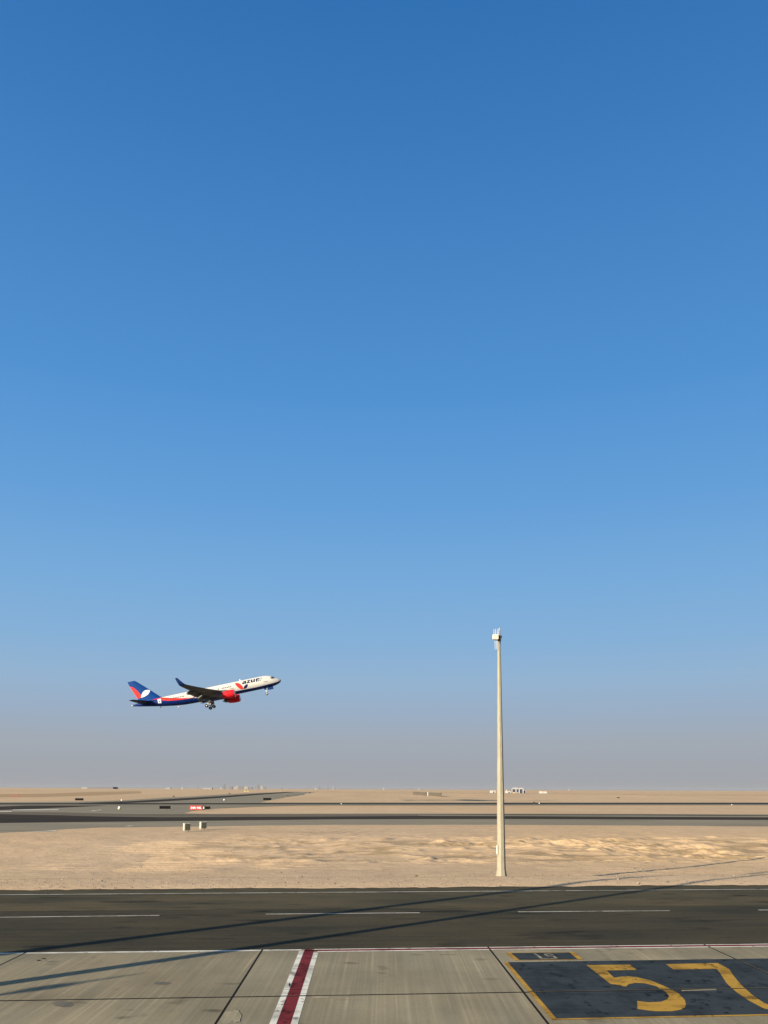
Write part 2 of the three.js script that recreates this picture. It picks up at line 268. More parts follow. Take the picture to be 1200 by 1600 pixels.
// ---------------------------------------------------------------- concrete apron: slabs, joints, painted markings
const slabs = [];
{
  const apron = new THREE.Group(); apron.name = 'apron'; structure(apron);
  const ed = [edgeB.x - edgeA.x, edgeB.z - edgeA.z], el = Math.hypot(...ed); ed[0] /= el; ed[1] /= el;
  const fwd = [-30 / 1300, -1];
  const start = (x) => along(edgeA, edgeB, x), node = (i, j) => { const s = start(-9.14 + 5.98 * i); return [s[0] - fwd[0] * 5 * j, s[1] - fwd[1] * 5 * j]; };
  const pours = [[1, 1, 1], [0.93, 0.95, 0.95], [1.05, 1.04, 1.02], [0.97, 0.95, 0.93]].map(([a, b, c]) => { const m = M.concrete.clone(); m.color.setRGB(a, b, c); return m; });   // each pour dried to its own tone
  const GX = 0.026, GZ = 0.042;
  for (let j = 0; j < 7; j++) for (let i = -9; i < 11; i++) {
    const c = [node(i, j), node(i + 1, j), node(i + 1, j + 1), node(i, j + 1)], m = [(c[0][0] + c[2][0]) / 2, (c[0][1] + c[2][1]) / 2];
    const inset = () => c.map(([x, z]) => [x - Math.sign(x - m[0]) * GX, z - Math.sign(z - m[1]) * GZ]);
    if (j === 0) { c[0] = [c[0][0], c[0][1] - 0.04]; c[1] = [c[1][0], c[1][1] - 0.04]; }
    const outer = inset(), top = outer, pos = [], uv = [], quad = (a, ya, b, yb, d, yd, e, ye) => { for (const [p, y] of [[a, ya], [b, yb], [d, yd], [a, ya], [d, yd], [e, ye]]) { pos.push(p[0], y, p[1]); uv.push(...apronUV(p)); } };
    const lift = 0;
    quad(top[3], lift, top[2], lift, top[1], lift, top[0], lift);
    for (let k = 0; k < 4; k++) { const n = (k + 1) % 4; quad(outer[k], lift, outer[n], lift, outer[n], -0.018, outer[k], -0.018); }
    const g = new THREE.BufferGeometry(); g.setAttribute('position', new THREE.Float32BufferAttribute(pos, 3)); g.setAttribute('uv', new THREE.Float32BufferAttribute(uv, 2)); g.computeVertexNormals();
    slabs.push({ top, lift }); mesh('concrete_slab', g, pours[Math.floor(rnd() * 4)], apron);
  }
  const f = [node(-9, 0), node(11, 0), node(11, 7), node(-9, 7)];
  mesh('joint_filler', flat(f, -0.0008, uvScale(3)), M.filler, apron);
  // paint lies on each slab and stops at the joints
  const paint = (name, polys, material, level = 1, label) => {
    const gs = []; for (const s of slabs) { const out = []; for (const t of polys) { const c = clip(t, s.top); if (c.length > 2) out.push(c); } if (out.length) { const g = sheet(out, s.lift + 0.003 * level, uvScale(6)); if (g.attributes.position.count) gs.push(g); } }
    const m = mesh(name, merge(gs), material, apron); if (label) m.userData.label = label; return m;
  };
  const E = (x, off) => { const s = start(x); return [s[0] - ed[1] * -off, s[1] + ed[0] * off]; };        // a point off metres this side of the apron's edge
  const redX = G(484, 1484).x, bandTo = (name, x0, x1, o0, o1, m) => paint(name, [[E(x0, o0), E(x1, o0), E(x1, o1), E(x0, o1)]], m);
  bandTo('white_edge_line', -60, redX - 0.2, 0.03, 0.19, M.white);
  bandTo('white_edge_line', redX + 0.02, 60, 0.03, 0.11, M.white); bandTo('red_edge_line', redX - 0.1, 60, 0.112, 0.32, M.red); bandTo('white_edge_line', redX + 0.25, 60, 0.322, 0.42, M.white);
  // the red and white safety line that runs towards the viewer
  const s0 = G(482.5, 1487), s1 = G(443, 1600), ds = [(s1.x - s0.x), (s1.z - s0.z)], S = (t, o) => [s0.x + ds[0] * t + o, s0.z + ds[1] * t];
  const lane = (name, a, b, m, t0 = -0.028) => paint(name, [[S(t0, a), S(t0, b), S(4, b), S(4, a)]], m);
  lane('red_safety_line', -0.125, 0.125, M.red, -0.05); lane('white_safety_line', -0.255, -0.13, M.white); lane('white_safety_line', 0.13, 0.255, M.white, 0.02);
  // the big stand number box
  const tl = P2(G(787, 1503.6)), bl = P2(G(863, 1594)), tr = P2(G(1268, 1496.6)), br = [tr[0] + bl[0] - tl[0], tr[1] + bl[1] - tl[1]], W = (a, b, t) => [lerp(a[0], b[0], t), lerp(a[1], b[1], t)];
  paint('stand_number_panel', [[tl, tr, br, bl]], M.navyPaint, 1, 'dark blue-grey painted panel of the large stand number');
  paint('panel_border', [strip(tl, bl, 0.1, -1)], M.yellow, 2); paint('panel_border', [strip(bl, br, 0.085, -1)], M.yellow, 2); paint('panel_border', [strip(br, tr, 0.1, -1)], M.yellow, 2);
  const Z = (list) => list.map(([x, y]) => P2(G(900 + x / 4, 1490 + y / 4)));
  paint('digit_five', triangles(Z([[65, 73], [335, 70], [382, 103], [190, 107], [238, 152], [300, 143], [380, 148], [470, 170], [560, 208], [640, 250], [680, 290], [687, 318], [682, 338], [655, 352], [600, 362], [500, 362], [440, 356], [385, 347], [382, 297], [450, 306], [530, 303], [572, 287], [583, 268], [560, 240], [500, 205], [430, 187], [370, 185], [330, 192], [312, 208], [215, 190]])), M.yellow, 2, 'yellow digit 5');
  paint('digit_seven', triangles(Z([[560, 67], [885, 60], [958, 98], [985, 140], [1030, 195], [1100, 258], [1175, 310], [1268, 345], [1182, 349], [1080, 295], [1000, 240], [940, 185], [905, 130], [880, 97], [610, 100]])), M.yellow, 2, 'yellow digit 7');
  // the small number box beyond it, to be read from the other side
  const c0 = P2(G(789.5, 1489)), c1 = P2(G(897.5, 1488)), c2 = P2(G(911.5, 1499.6)), c3 = P2(G(804.5, 1501)), B = (u, v) => W(W(c0, c1, u), W(c3, c2, u), v);
  paint('small_number_panel', [[c0, c1, c2, c3]], M.navyPaint, 1);
  paint('small_panel_border', [[B(0, 0), B(0.075, 0), B(0.075, 1), B(0, 1)], [B(0.925, 0), B(1, 0), B(1, 1), B(0.925, 1)], [B(0.075, 0), B(0.925, 0), B(0.925, 0.04), B(0.075, 0.04)], [B(0.075, 0.95), B(0.925, 0.95), B(0.925, 1), B(0.075, 1)]], M.yellow, 2);
  const stroke = (name, list) => { const q = []; for (let k = 0; k + 1 < list.length; k++) { const a = B(...list[k]), b = B(...list[k + 1]), l = Math.hypot(b[0] - a[0], b[1] - a[1]), ex = 0.035 / l; q.push(strip(W(a, b, -ex), W(a, b, 1 + ex), 0.075)); } const m = paint(name, q, M.cream, 2); m.userData.label = 'pale digit painted upside down'; };
  stroke('small_digit_seven', [[0.405, 0.16], [0.418, 0.4], [0.418, 0.82], [0.5, 0.82]]);
  stroke('small_digit_five', [[0.645, 0.34], [0.61, 0.2], [0.56, 0.2], [0.535, 0.34], [0.56, 0.5], [0.63, 0.5], [0.64, 0.82], [0.55, 0.82]]);
  // mended spots along the joints
  const blob = (px, py, rx, ry, n = 22) => { const o = []; for (let k = 0; k < n; k++) { const a = k / n * Math.PI * 2, r = 0.88 + 0.24 * rnd(); o.push(P2(G(px + Math.cos(a) * rx * r, py + Math.sin(a) * ry * r))); } return o; };
  paint('concrete_repair', triangles(poly([[345, 1592], [352, 1581], [366, 1580], [362, 1597], [356, 1600], [343, 1601]])), M.patch);
  paint('concrete_repair', triangles(blob(369, 1588, 8, 10)), M.patch, 2);
  paint('concrete_repair', triangles(poly([[487, 1556.2], [544, 1555], [545, 1558.4], [488, 1559.6]])), M.patch);
  paint('joint_sealant', triangles(poly([[1064, 1547.4], [1119, 1545.8], [1119.5, 1547.2], [1066, 1549]])), M.patch, 2);
  for (const [x, y, rx, ry] of [[98, 1569, 16, 5], [253, 1536.5, 13, 2.4]]) paint('oil_stain', triangles(blob(x, y, rx, ry)), new THREE.MeshStandardMaterial({ map: concreteTex, roughness: 0.7, color: new THREE.Color().setRGB(0.55, 0.52, 0.46) }), 1);
  for (const [x, y, rx, ry] of [[60, 1501, 3, 0.7], [68, 1498.4, 3, 0.7], [1046, 1528, 2.4, 0.9], [1075, 1533, 4, 1.4], [1124, 1550.5, 5, 0.8], [1104, 1570, 3, 0.8], [1135, 1583, 3.5, 1], [948, 1542, 6, 0.8], [1041, 1556, 3, 1.6], [1160, 1574, 2.4, 0.7], [452, 1539, 1, 2.6]]) paint('rubber_scuff', triangles(blob(x, y, rx, ry, 11)), M.filler, 3);
}

// ---------------------------------------------------------------- taxiway, runway, link taxiway
{
  const uvT = ([x, z]) => [x / 90, z / 26];
  const field = (name) => { const g = new THREE.Group(); g.name = name; return structure(g); };
  const add = (g, name, pts, y, m) => mesh(name, flat(poly(pts), y, uvT), m, g);
  const taxi = field('taxiway');
  add(taxi, 'pavement', [[-500, 1322], [0, 1301.5], [60, 1299], [110, 1295.4], [160, 1293.2], [300, 1292], [400, 1290.3], [520, 1289], [800, 1289], [1000, 1290], [1200, 1291], [1700, 1293.4], [1700, 1274.4], [1200, 1272.4], [1000, 1271.6], [800, 1271.2], [600, 1271], [420, 1271.4], [330, 1271.8], [286, 1270.6], [300, 1267], [340, 1263.4], [400, 1260.6], [470, 1258.8], [530, 1258.3], [530, 1257.2], [-500, 1258]], 0.004, M.taxi);
  add(taxi, 'worn_lane', [[-500, 1270], [0, 1272], [100, 1274], [150, 1275.5], [250, 1277], [400, 1276.2], [530, 1275.6], [650, 1275], [800, 1275.2], [1000, 1276.4], [1200, 1277.2], [1700, 1279], [1700, 1283.4], [1200, 1281.2], [1000, 1280.5], [800, 1279.8], [650, 1279.8], [530, 1280.2], [400, 1281.6], [250, 1283.2], [150, 1284.2], [100, 1284.8], [0, 1286], [-500, 1290]], 0.012, M.rubber);
  add(taxi, 'worn_lane', [[653, 1272.9], [800, 1272.5], [1000, 1272.9], [1200, 1273.9], [1700, 1276], [1700, 1276.9], [1200, 1274.9], [1000, 1274.1], [800, 1273.7], [653, 1273.5]], 0.012, M.rubber);
  add(taxi, 'faded_lane', [[0, 1268.4], [100, 1269.5], [220, 1272], [400, 1272.2], [653, 1272.3], [653, 1274.6], [530, 1275.2], [400, 1275.8], [250, 1276.6], [150, 1275.1], [100, 1273.6], [0, 1271.6], [-500, 1269.6], [-500, 1267]], 0.012, M.taxiMid);
  add(taxi, 'link_lane', [[-500, 1268], [0, 1265.6], [60, 1263.6], [100, 1261.8], [150, 1259.6], [176, 1258], [60, 1258], [0, 1260.2], [-500, 1262]], 0.012, M.rubber);
  for (const q of [[[192, 1291.6], [204, 1290.2], [223, 1288], [213, 1289.3], [202, 1291.2]], [[0, 1267.6], [19, 1267.4], [18, 1268.6], [0, 1268.8]], [[20, 1265.2], [92, 1264.8], [91, 1265.7], [20, 1266.1]], [[52, 1299.2], [88, 1297.8], [88, 1298.8], [52, 1300.2]], [[140, 1267.3], [158, 1265.2], [158, 1265.8], [146, 1267.6]]]) add(taxi, 'painted_mark', q, 0.02, M.white);
  const run = field('runway');
  const yl = (x, o) => 1256.2 - 0.0003 * x + o;
  add(run, 'shoulder', [[-500, yl(-500, 2.6)], [1700, yl(1700, 2.2)], [1700, yl(1700, -1.9)], [-500, yl(-500, -2.4)]], 0.024, M.taxi);
  add(run, 'surface', [[-500, yl(-500, 0.9)], [1700, yl(1700, 0.9)], [1700, yl(1700, -0.95)], [-500, yl(-500, -0.95)]], 0.034, M.rubberDark);
  const link = field('link_taxiway');
  add(link, 'pavement', [[-300, 1253.2], [0, 1253.5], [100, 1252.8], [150, 1252], [200, 1250], [250, 1246.8], [300, 1244.3], [360, 1240.6], [400, 1238.9], [460, 1237], [500, 1237], [484, 1239], [462, 1243.6], [440, 1247], [420, 1250.6], [402, 1254.4], [-300, 1255.4]], 0.014, M.taxi);
  add(link, 'worn_lane', [[120, 1255], [160, 1253.6], [200, 1252.2], [250, 1249.4], [300, 1246.6], [350, 1243.7], [400, 1240.3], [440, 1237.9], [462, 1236.8], [470, 1236.9], [440, 1239.3], [400, 1242.3], [350, 1246.3], [300, 1249.6], [250, 1252.6], [210, 1254.4], [196, 1255]], 0.042, M.rubber);
  const flatArea = field('gravel_field'); mesh('gravel', flat(poly([[-200, 1240.5], [0, 1240.8], [80, 1240], [140, 1237.4], [220, 1236.2], [221, 1239.5], [150, 1243], [60, 1245.4], [-200, 1246.5]]), 0.004, uvScale(12)), M.sandPatch, flatArea);
}

// ---------------------------------------------------------------- light poles
const poleMat = new THREE.MeshStandardMaterial({ roughness: 0.85, map: texture(256, 1024, (u, v) => shade([138, 132, 112], 0.86 + 0.16 * fbm(u * 8, v * 40, 4, 8, 40) + 0.1 * fbm(u * 40, v * 12, 3, 40, 12)) ) });
const steel = mat(0.24, 0.23, 0.22, 0.5, { metalness: 0.3 }), blackSteel = mat(0.02, 0.02, 0.02, 0.6), paleMetal = mat(0.55, 0.54, 0.5, 0.5);
function lightPole(label, h, r0, r1, group) {
  const t = thing('light_pole', label, 'light pole', group), k = Math.PI / 8;
  const shaft = new THREE.CylinderGeometry(r1, r0, h, 8, 12); shaft.rotateY(k + 0.2); shaft.translate(0, h / 2, 0); const sh = shaft.toNonIndexed(); sh.computeVertexNormals();
  mesh('shaft', sh, poleMat, t);
  const foot = new THREE.CylinderGeometry(r0 * 1.02, r0 * 1.3, 0.42, 8); foot.rotateY(k + 0.2); foot.translate(0, 0.15, 0); const fo = foot.toNonIndexed(); fo.computeVertexNormals(); mesh('base_flare', fo, poleMat, t);
  mesh('access_cover', rbox(0.05, 0.45, 0.12, 0.01, -r0 * 0.98, 1.35, 0.1), paleMetal, t);
  const lamp = mesh('floodlight', rbox(0.3, 0.25, 0.22, 0.02, -0.2, h - 0.02, 0.16), mat(0.5, 0.47, 0.36, 0.55), t);
  mesh('lens', rbox(0.24, 0.03, 0.17, 0.01, -0.2, h - 0.155, 0.16), mat(0.3, 0.3, 0.28, 0.2), lamp);
  mesh('bracket', merge([box(0.16, 0.26, 0.16, 0.02, h - 0.06, 0.1), box(0.1, 0.08, 0.1, 0.1, h + 0.02, 0), cyl(0.045, 0.04, 0.3, 8, 0.04, h - 0.18, 0.06)]), blackSteel, t);
  for (const [x, l, lean] of [[-0.27, 0.3, -0.03], [-0.19, 0.32, -0.015], [-0.1, 0.31, 0], [-0.03, 0.33, 0]]) { const g = cyl(0.012, 0.009, l, 6, 0, l / 2, 0); g.rotateZ(-lean); g.translate(x, h + 0.1, 0.14); mesh('spike', g, paleMetal, t); }
  mesh('finial', cyl(0.035, 0.028, 0.5, 8, 0.055, h + 0.25, 0), steel, t);
  for (const [x, l] of [[-0.22, 0.52], [-0.15, 0.5], [-0.08, 0.55]]) mesh('hanging_cable', cyl(0.008, 0.011, l, 6, x, h - 0.15 - l / 2, 0.12), paleMetal, t);
  return t;
}
{
  const p = lightPole('tall cream octagonal light pole standing in the sand right of centre', 12.25, 0.225, 0.075, 'light poles'); p.position.set(crest.x, sandHeight(crest.x, crest.z) - 0.04, crest.z);
  const back = (q, s) => [q.x - SHADOW.x * s, q.z - SHADOW.z * s];
  const q1 = lightPole('tall light pole on the apron whose shadow crosses the service road, the farther one', 18, 0.26, 0.14, 'light poles'); { const [x, z] = back(G(0, 1491), 16); q1.position.set(x, 0, z); }
  const q2 = lightPole('light pole on the apron beside the taller mast, casting the nearer long shadow', 14.5, 0.22, 0.11, 'light poles'); { const [x, z] = back(G(0, 1537.5), 8); q2.position.set(x, 0, z); }
  const q3 = lightPole('short light pole on the apron whose shadow tip ends near the left margin', 5, 0.15, 0.06, 'light poles'); { const tip = G(98, 1539), [x, z] = back(tip, 5 / Math.tan(SUN_EL)); q3.position.set(x, 0, z); }
}

// ---------------------------------------------------------------- white cabinets, signs and lights by the taxiway
const cabWhite = mat(0.36, 0.34, 0.28, 0.6), grille = mat(0.07, 0.068, 0.04, 0.7), signBlack = dull({ color: new THREE.Color().setRGB(0.005, 0.005, 0.005), roughness: 0.7 });
{
  const t = thing('equipment_cabinet', '', 'cabinet', 'white cabinets beside the taxiway');
  mesh('housing', rbox(0.6, 0.7, 0.5, 0.02, 0, 0.49, 0), cabWhite, t);
  const fr = mesh('grille_panel', rbox(0.5, 0.6, 0.03, 0.008, 0.02, 0.49, 0.255), grille, t);
  for (let k = 0; k < 6; k++) mesh('louvre', box(0.46, 0.02, 0.02, 0.02, 0.25 + k * 0.1, 0.28), mat(0.11, 0.105, 0.07, 0.7), fr);
  for (const [x, z] of [[-0.25, 0.2], [0.25, 0.2], [-0.25, -0.2], [0.25, -0.2]]) mesh('leg', box(0.06, 0.16, 0.06, x, 0.07, z), cabWhite, t);
  const put = (o, px, py, turn) => { const g = G(px, py); o.position.set(g.x, sandHeight(g.x, g.z) - 0.02, g.z); o.rotation.y = turn; };
  t.userData.label = 'white metal cabinet with dark grille, the left and nearer of two';
  const c = copyOf(t, 'white metal cabinet with dark grille, the right and farther of two');
  put(t, 291.5, 1299.2, 0.5); put(c, 317, 1296.4, 0.5);
}
function lettering(text, w, h, bg, fg, scale = 0.8) {
  const c = document.createElement('canvas'); c.width = 512; c.height = Math.round(512 * h / w); const x = c.getContext('2d');
  x.fillStyle = bg; x.fillRect(0, 0, c.width, c.height); x.fillStyle = fg; x.textAlign = 'center'; x.textBaseline = 'middle';
  let s = c.height * scale; x.font = `bold ${s}px sans-serif`; const m = x.measureText(text).width; if (m > c.width * 0.92) { s *= c.width * 0.92 / m; x.font = `bold ${s}px sans-serif`; } x.fillText(text, c.width / 2, c.height / 2 + s * 0.04);
  const t = new THREE.CanvasTexture(c); t.colorSpace = THREE.SRGBColorSpace; return new THREE.MeshStandardMaterial({ map: t, roughness: 0.55 });
}
function board(t, name, w, h, x, y, material, face) {
  const b = mesh(name, rbox(w, h, 0.16, 0.015, x, y, 0), material, t);
  if (face) { const g = new THREE.PlaneGeometry(w - 0.06, h - 0.06); g.translate(x, y, 0.085); mesh('sign_face', g, face, b); }
  for (let k = 0, n = Math.max(2, Math.round(w / 0.8)); k < n; k++) mesh('leg', cyl(0.03, 0.03, y - h / 2 + 0.02, 8, x - w / 2 + (k + 0.5) * w / n, (y - h / 2) / 2, 0), steel, t);
  return b;
}
{
  const g = G(313, 1266.2), s = -g.z / FOC, t = thing('runway_sign', 'red runway holding sign with white lettering and black end panels', 'sign'); t.position.set(g.x, 0, g.z); t.rotation.y = 0.05;
  board(t, 'red_panel', 19 * s, 0.72, -6.6 * s, 0.52, mat(0.45, 0.02, 0.02, 0.5), lettering('34R-16L', 19 * s, 0.72, '#cf1f22', '#f3ece6'));
  board(t, 'taxiway_letter_panel', 4.2 * s, 0.72, 5.1 * s, 0.52, signBlack, lettering('E', 4.2 * s, 0.72, '#0c0c0c', '#e9e2b8', 0.85));
  board(t, 'black_panel', 7.8 * s, 0.52, 11.2 * s, 0.5, signBlack);
  const dark = (px, py, w, h, label) => { const q = G(px, py), k = -q.z / FOC, o = thing('taxiway_sign', label, 'sign', 'signs seen from their black backs'); o.position.set(q.x, 0, q.z); board(o, 'panel', w * k, h * k, 0, 0.16 + h * k / 2, signBlack); };
  dark(257.7, 1265.2, 17, 4.7, 'black-backed guidance sign left of the red runway sign');
  dark(123.7, 1251.4, 13, 3.4, 'black-backed guidance sign at far left beyond the runway');
  dark(417.6, 1250.9, 12.5, 3.4, 'black-backed guidance sign beside the link taxiway beyond the runway');
}
{
  const lampMetal = mat(0.5, 0.42, 0.18, 0.5), glass = mat(0.75, 0.72, 0.62, 0.25);
  const light = (px, py, w, h, body, label) => { const q = G(px, py), k = -q.z / FOC, t = thing('edge_light', label, 'airfield light', 'lights along the taxiway and runway'); t.position.set(q.x, 0, q.z);
    mesh('base', cyl(w * k * 0.5, w * k * 0.42, h * k * 0.5, 12, 0, h * k * 0.25, 0), body, t); const d = new THREE.SphereGeometry(w * k * 0.4, 12, 8, 0, Math.PI * 2, 0, Math.PI / 2); d.translate(0, h * k * 0.5, 0); mesh('lens', d, glass, t); };
  light(186.5, 1264.2, 5, 4.6, lampMetal, 'domed yellow and white light left of the black-backed sign by the taxiway');
  light(350.3, 1250.4, 2.6, 1.8, glass, 'small white light on the link taxiway past the red sign');
  light(190, 1250.8, 2.4, 1.8, glass, 'small white light at the left edge of the link taxiway');
  light(533.3, 1256.6, 1.6, 1.8, glass, 'tiny white runway edge light left of centre');
  light(842.5, 1255.9, 1.4, 1.9, glass, 'tiny white runway edge light just right of the dark box');
  light(1143.5, 1257.9, 1.4, 1.6, glass, 'tiny white runway edge light near the right margin');
  const post = (px, py, w, h, label) => { const q = G(px, py), k = -q.z / FOC, t = thing('marker_box', label, 'marker', 'dark markers about the runway'); t.position.set(q.x, 0, q.z); mesh('housing', rbox(w * k, h * k * 0.8, w * k * 0.6, 0.03, 0, h * k * 0.6, 0), blackSteel, t); mesh('foot', box(w * k * 0.3, h * k * 0.24, w * k * 0.3, 0, h * k * 0.1, 0), steel, t); };
  post(834.3, 1256.6, 2.7, 3.8, 'dark marker box at the runway edge right of the light pole');
  post(271.3, 1245.4, 3, 2, 'dark marker box left of the link taxiway, nearest of two');
  post(358.4, 1240.6, 2.4, 1.6, 'dark marker box beside the link taxiway, far along it');
  post(449.3, 1244.6, 2.8, 1.8, 'dark marker box on the right edge of the link taxiway');
  post(484, 1240, 2.4, 1.8, 'dark marker box near the far end of the link taxiway');
  post(966, 1247.4, 4, 1.7, 'low dark marker box on the sand beyond the runway, right side');
}

// ---------------------------------------------------------------- things far off
{
  const far = (px, py) => { const q = G(px, py); return { q, k: -q.z / FOC }; };
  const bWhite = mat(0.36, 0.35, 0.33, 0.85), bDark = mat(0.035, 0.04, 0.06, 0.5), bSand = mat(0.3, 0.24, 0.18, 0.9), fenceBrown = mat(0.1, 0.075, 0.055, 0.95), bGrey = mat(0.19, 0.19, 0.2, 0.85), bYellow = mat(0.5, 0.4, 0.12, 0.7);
  { // open white pavilion with dark bays
    const { q, k } = far(806, 1239.4), t = thing('airfield_pavilion', 'white flat-roofed building with dark bays on the horizon beside the light pole', 'building'); t.position.set(q.x, 0, q.z);
    const w = (x) => x * k;
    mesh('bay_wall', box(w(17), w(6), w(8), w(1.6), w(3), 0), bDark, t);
    mesh('roof', box(w(7.2), w(1.3), w(9), w(-0.6), w(7.7), 0), bWhite, t); mesh('roof', box(w(7), w(1.2), w(9), w(7.2), w(7.6), 0), bWhite, t);
    mesh('roof_slab', box(w(18), w(0.7), w(8.6), w(2), w(6.6), 0), bGrey, t);
    for (const x of [-6.6, -0.4, 4.6, 10.6]) mesh('pillar', box(w(1.3), w(6.4), w(1), w(x), w(3.2), w(4.6)), bWhite, t);
    mesh('side_wing', box(w(7.6), w(3.2), w(6), w(-12.3), w(1.6), 0), bWhite, t); mesh('side_door', box(w(2), w(2), w(0.4), w(-11.2), w(1), w(3.1)), bDark, t); mesh('roof_tank', cyl(w(1), w(1), w(1.7), 12, w(-14), w(4.2), 0), bWhite, t);
    mesh('end_room', box(w(3), w(4), w(5), w(14), w(2), 0), bGrey, t); mesh('yellow_equipment', box(w(2.6), w(1.6), w(0.8), w(-3.6), w(0.8), w(4.5)), bYellow, t); mesh('grey_equipment', box(w(2.8), w(1.8), w(0.8), w(2), w(0.9), w(4.5)), bGrey, t);
  }
  const hut = (px, py, w, h, label, door) => { const { q, k } = far(px, py), t = thing('white_hut', label, 'hut', 'white huts near the pavilion'); t.position.set(q.x, 0, q.z); mesh('wall', box(w * k, h * k * 0.85, w * k * 0.7, 0, h * k * 0.42, 0), bWhite, t); mesh('roof', box(w * k * 1.06, h * k * 0.14, w * k * 0.76, 0, h * k * 0.92, 0), bSand, t); if (door) mesh('door', box(w * k * 0.24, h * k * 0.55, 0.1, w * k * 0.16, h * k * 0.28, w * k * 0.36), bDark, t); };
  hut(769.8, 1238.9, 8, 4, 'white hut with dark door just left of the light pole', true);
  hut(845.3, 1239.8, 5.4, 3.8, 'cream hut right of the pavilion, the left one of a pair'); hut(851.8, 1239.9, 4.8, 3.6, 'cream hut right of the pavilion, the right one of a pair');
  { // brown boundary screen in two lengths
    const a = far(645.5, 1241.6).q, b = far(667, 1243.6).q, c = far(669.6, 1243.8).q, d = far(689.5, 1245.6).q, t = thing('boundary_screen', 'brown wall in two lengths with a pale post between them, beyond the runway', 'wall'); t.position.set(a.x, 0, a.z);
    const seg = (name, p, r, h, m) => { const l = Math.hypot(r.x - p.x, r.z - p.z), g = box(l, h, 0.4, 0, h / 2, 0); g.rotateY(-Math.atan2(r.z - p.z, r.x - p.x)); g.translate((p.x + r.x) / 2 - a.x, -0.2, (p.z + r.z) / 2 - a.z); mesh(name, g, m, t); };
    const brown = new THREE.MeshStandardMaterial({ map: texture(256, 64, (u, v) => shade([84, 75, 60], 0.7 + 0.5 * fbm(u * 40, v * 6, 3, 40, 6))), roughness: 0.95 });
    seg('wall_length', a, b, 2.5, brown); seg('wall_length', c, d, 2.5, brown); mesh('gate_post', box(0.7, 2.6, 0.7, (b.x + c.x) / 2 - a.x, 1.2, (b.z + c.z) / 2 - a.z), bWhite, t); mesh('end_post', box(0.5, 2.7, 0.5, d.x - a.x, 1.25, d.z - a.z), fenceBrown, t);
  }
  { // the far perimeter bank
    const p = far(440, 1237.3).q, r = far(1500, 1245.3).q, t = thing('perimeter_fence', 'long low brown fence line across the desert near the horizon', 'fence'), l = Math.hypot(r.x - p.x, r.z - p.z), n = 24; t.position.set(p.x, 0, p.z); t.rotation.y = -Math.atan2(r.z - p.z, r.x - p.x);
    for (let k = 0; k < n; k++) { mesh('fence_panel', box(l / n - 0.4, 0.45, 0.15, (k + 0.5) * l / n, 0.25, 0), fenceBrown, t); mesh('post', box(0.3, 0.7, 0.3, k * l / n, 0.33, 0), bGrey, t); }
  }
  { // rusty barrier frame at the left
    const { q, k } = far(24, 1245.6), t = thing('rusty_frame', 'rust-red open metal frame on the sand at far left', 'frame'); t.position.set(q.x, 0, q.z); const rust = mat(0.24, 0.1, 0.07, 0.9);
    for (const y of [0.3, 0.85, 1.35]) mesh('rail', box(4.4, 0.09, 0.09, 0, y, 0), rust, t); for (let i = 0; i < 6; i++) mesh('upright', box(0.09, 1.4, 0.09, -2.2 + i * 0.88, 0.7, 0), rust, t); for (let i = 0; i < 3; i++) { const g = box(0.09, 1.5, 0.09); g.rotateZ(0.6); g.translate(-1.4 + i * 1.4, 0.7, 0.1); mesh('brace', g, rust, t); }
  }
  for (const [px, w, n] of [[383, 3.2, 'left'], [387.6, 3, 'right']]) { const { q, k } = far(px, 1237.4), t = thing('yellow_vehicle', `small yellow service truck far down the link taxiway, ${n} of two`, 'truck', 'yellow trucks at the far end of the link taxiway'); t.position.set(q.x, 0, q.z); t.scale.setScalar(k); mesh('body', box(w, 0.9, 1.4, 0, 0.85, 0), bYellow, t); mesh('cab', box(w * 0.4, 0.7, 1.3, -w * 0.28, 1.55, 0), bYellow, t); for (const x of [-0.3, 0.3]) mesh('wheel', (() => { const g = new THREE.CylinderGeometry(0.35, 0.35, 1.5, 12); g.rotateX(Math.PI / 2); g.translate(x * w, 0.35, 0); return g; })(), blackSteel, t); }
  // the skyline: distances of some kilometres
    const hazedPale = mat(0.21, 0.2, 0.185, 0.9), hazedGrey = mat(0.12, 0.12, 0.125, 0.9);                        // town walls darkened and greyed, distance haze mixed into their colour
  const sky = (px, w, h, m0, label, tower) => { const m = m0 === bWhite ? hazedPale : hazedGrey; const yh = 1233 + (px - 600) * 0.0042, { q, k } = far(px, yh + 1.45), t = thing(tower ? 'distant_tower' : 'distant_building', label, tower ? 'tower' : 'building', 'buildings along the horizon'); t.position.set(q.x, -0.1, q.z); h += 1.4;
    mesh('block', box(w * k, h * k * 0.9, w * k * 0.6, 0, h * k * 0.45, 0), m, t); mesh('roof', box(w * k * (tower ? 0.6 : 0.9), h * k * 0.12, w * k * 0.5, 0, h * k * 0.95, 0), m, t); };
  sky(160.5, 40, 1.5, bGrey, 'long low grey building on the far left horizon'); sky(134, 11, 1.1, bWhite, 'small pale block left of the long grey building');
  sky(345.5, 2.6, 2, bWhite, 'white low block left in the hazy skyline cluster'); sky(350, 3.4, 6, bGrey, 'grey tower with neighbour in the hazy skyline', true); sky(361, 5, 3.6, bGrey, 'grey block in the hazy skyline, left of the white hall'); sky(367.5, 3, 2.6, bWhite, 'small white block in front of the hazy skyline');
  sky(370.5, 2.6, 4.6, bWhite, 'white tall block at the left end of the pale hall'); sky(377, 8, 3.6, bGrey, 'grey hall in the hazy skyline'); sky(384, 7, 3.2, bWhite, 'white-roofed hall in the hazy skyline'); sky(391.5, 6, 2.2, bGrey, 'low grey block right of the white-roofed hall');
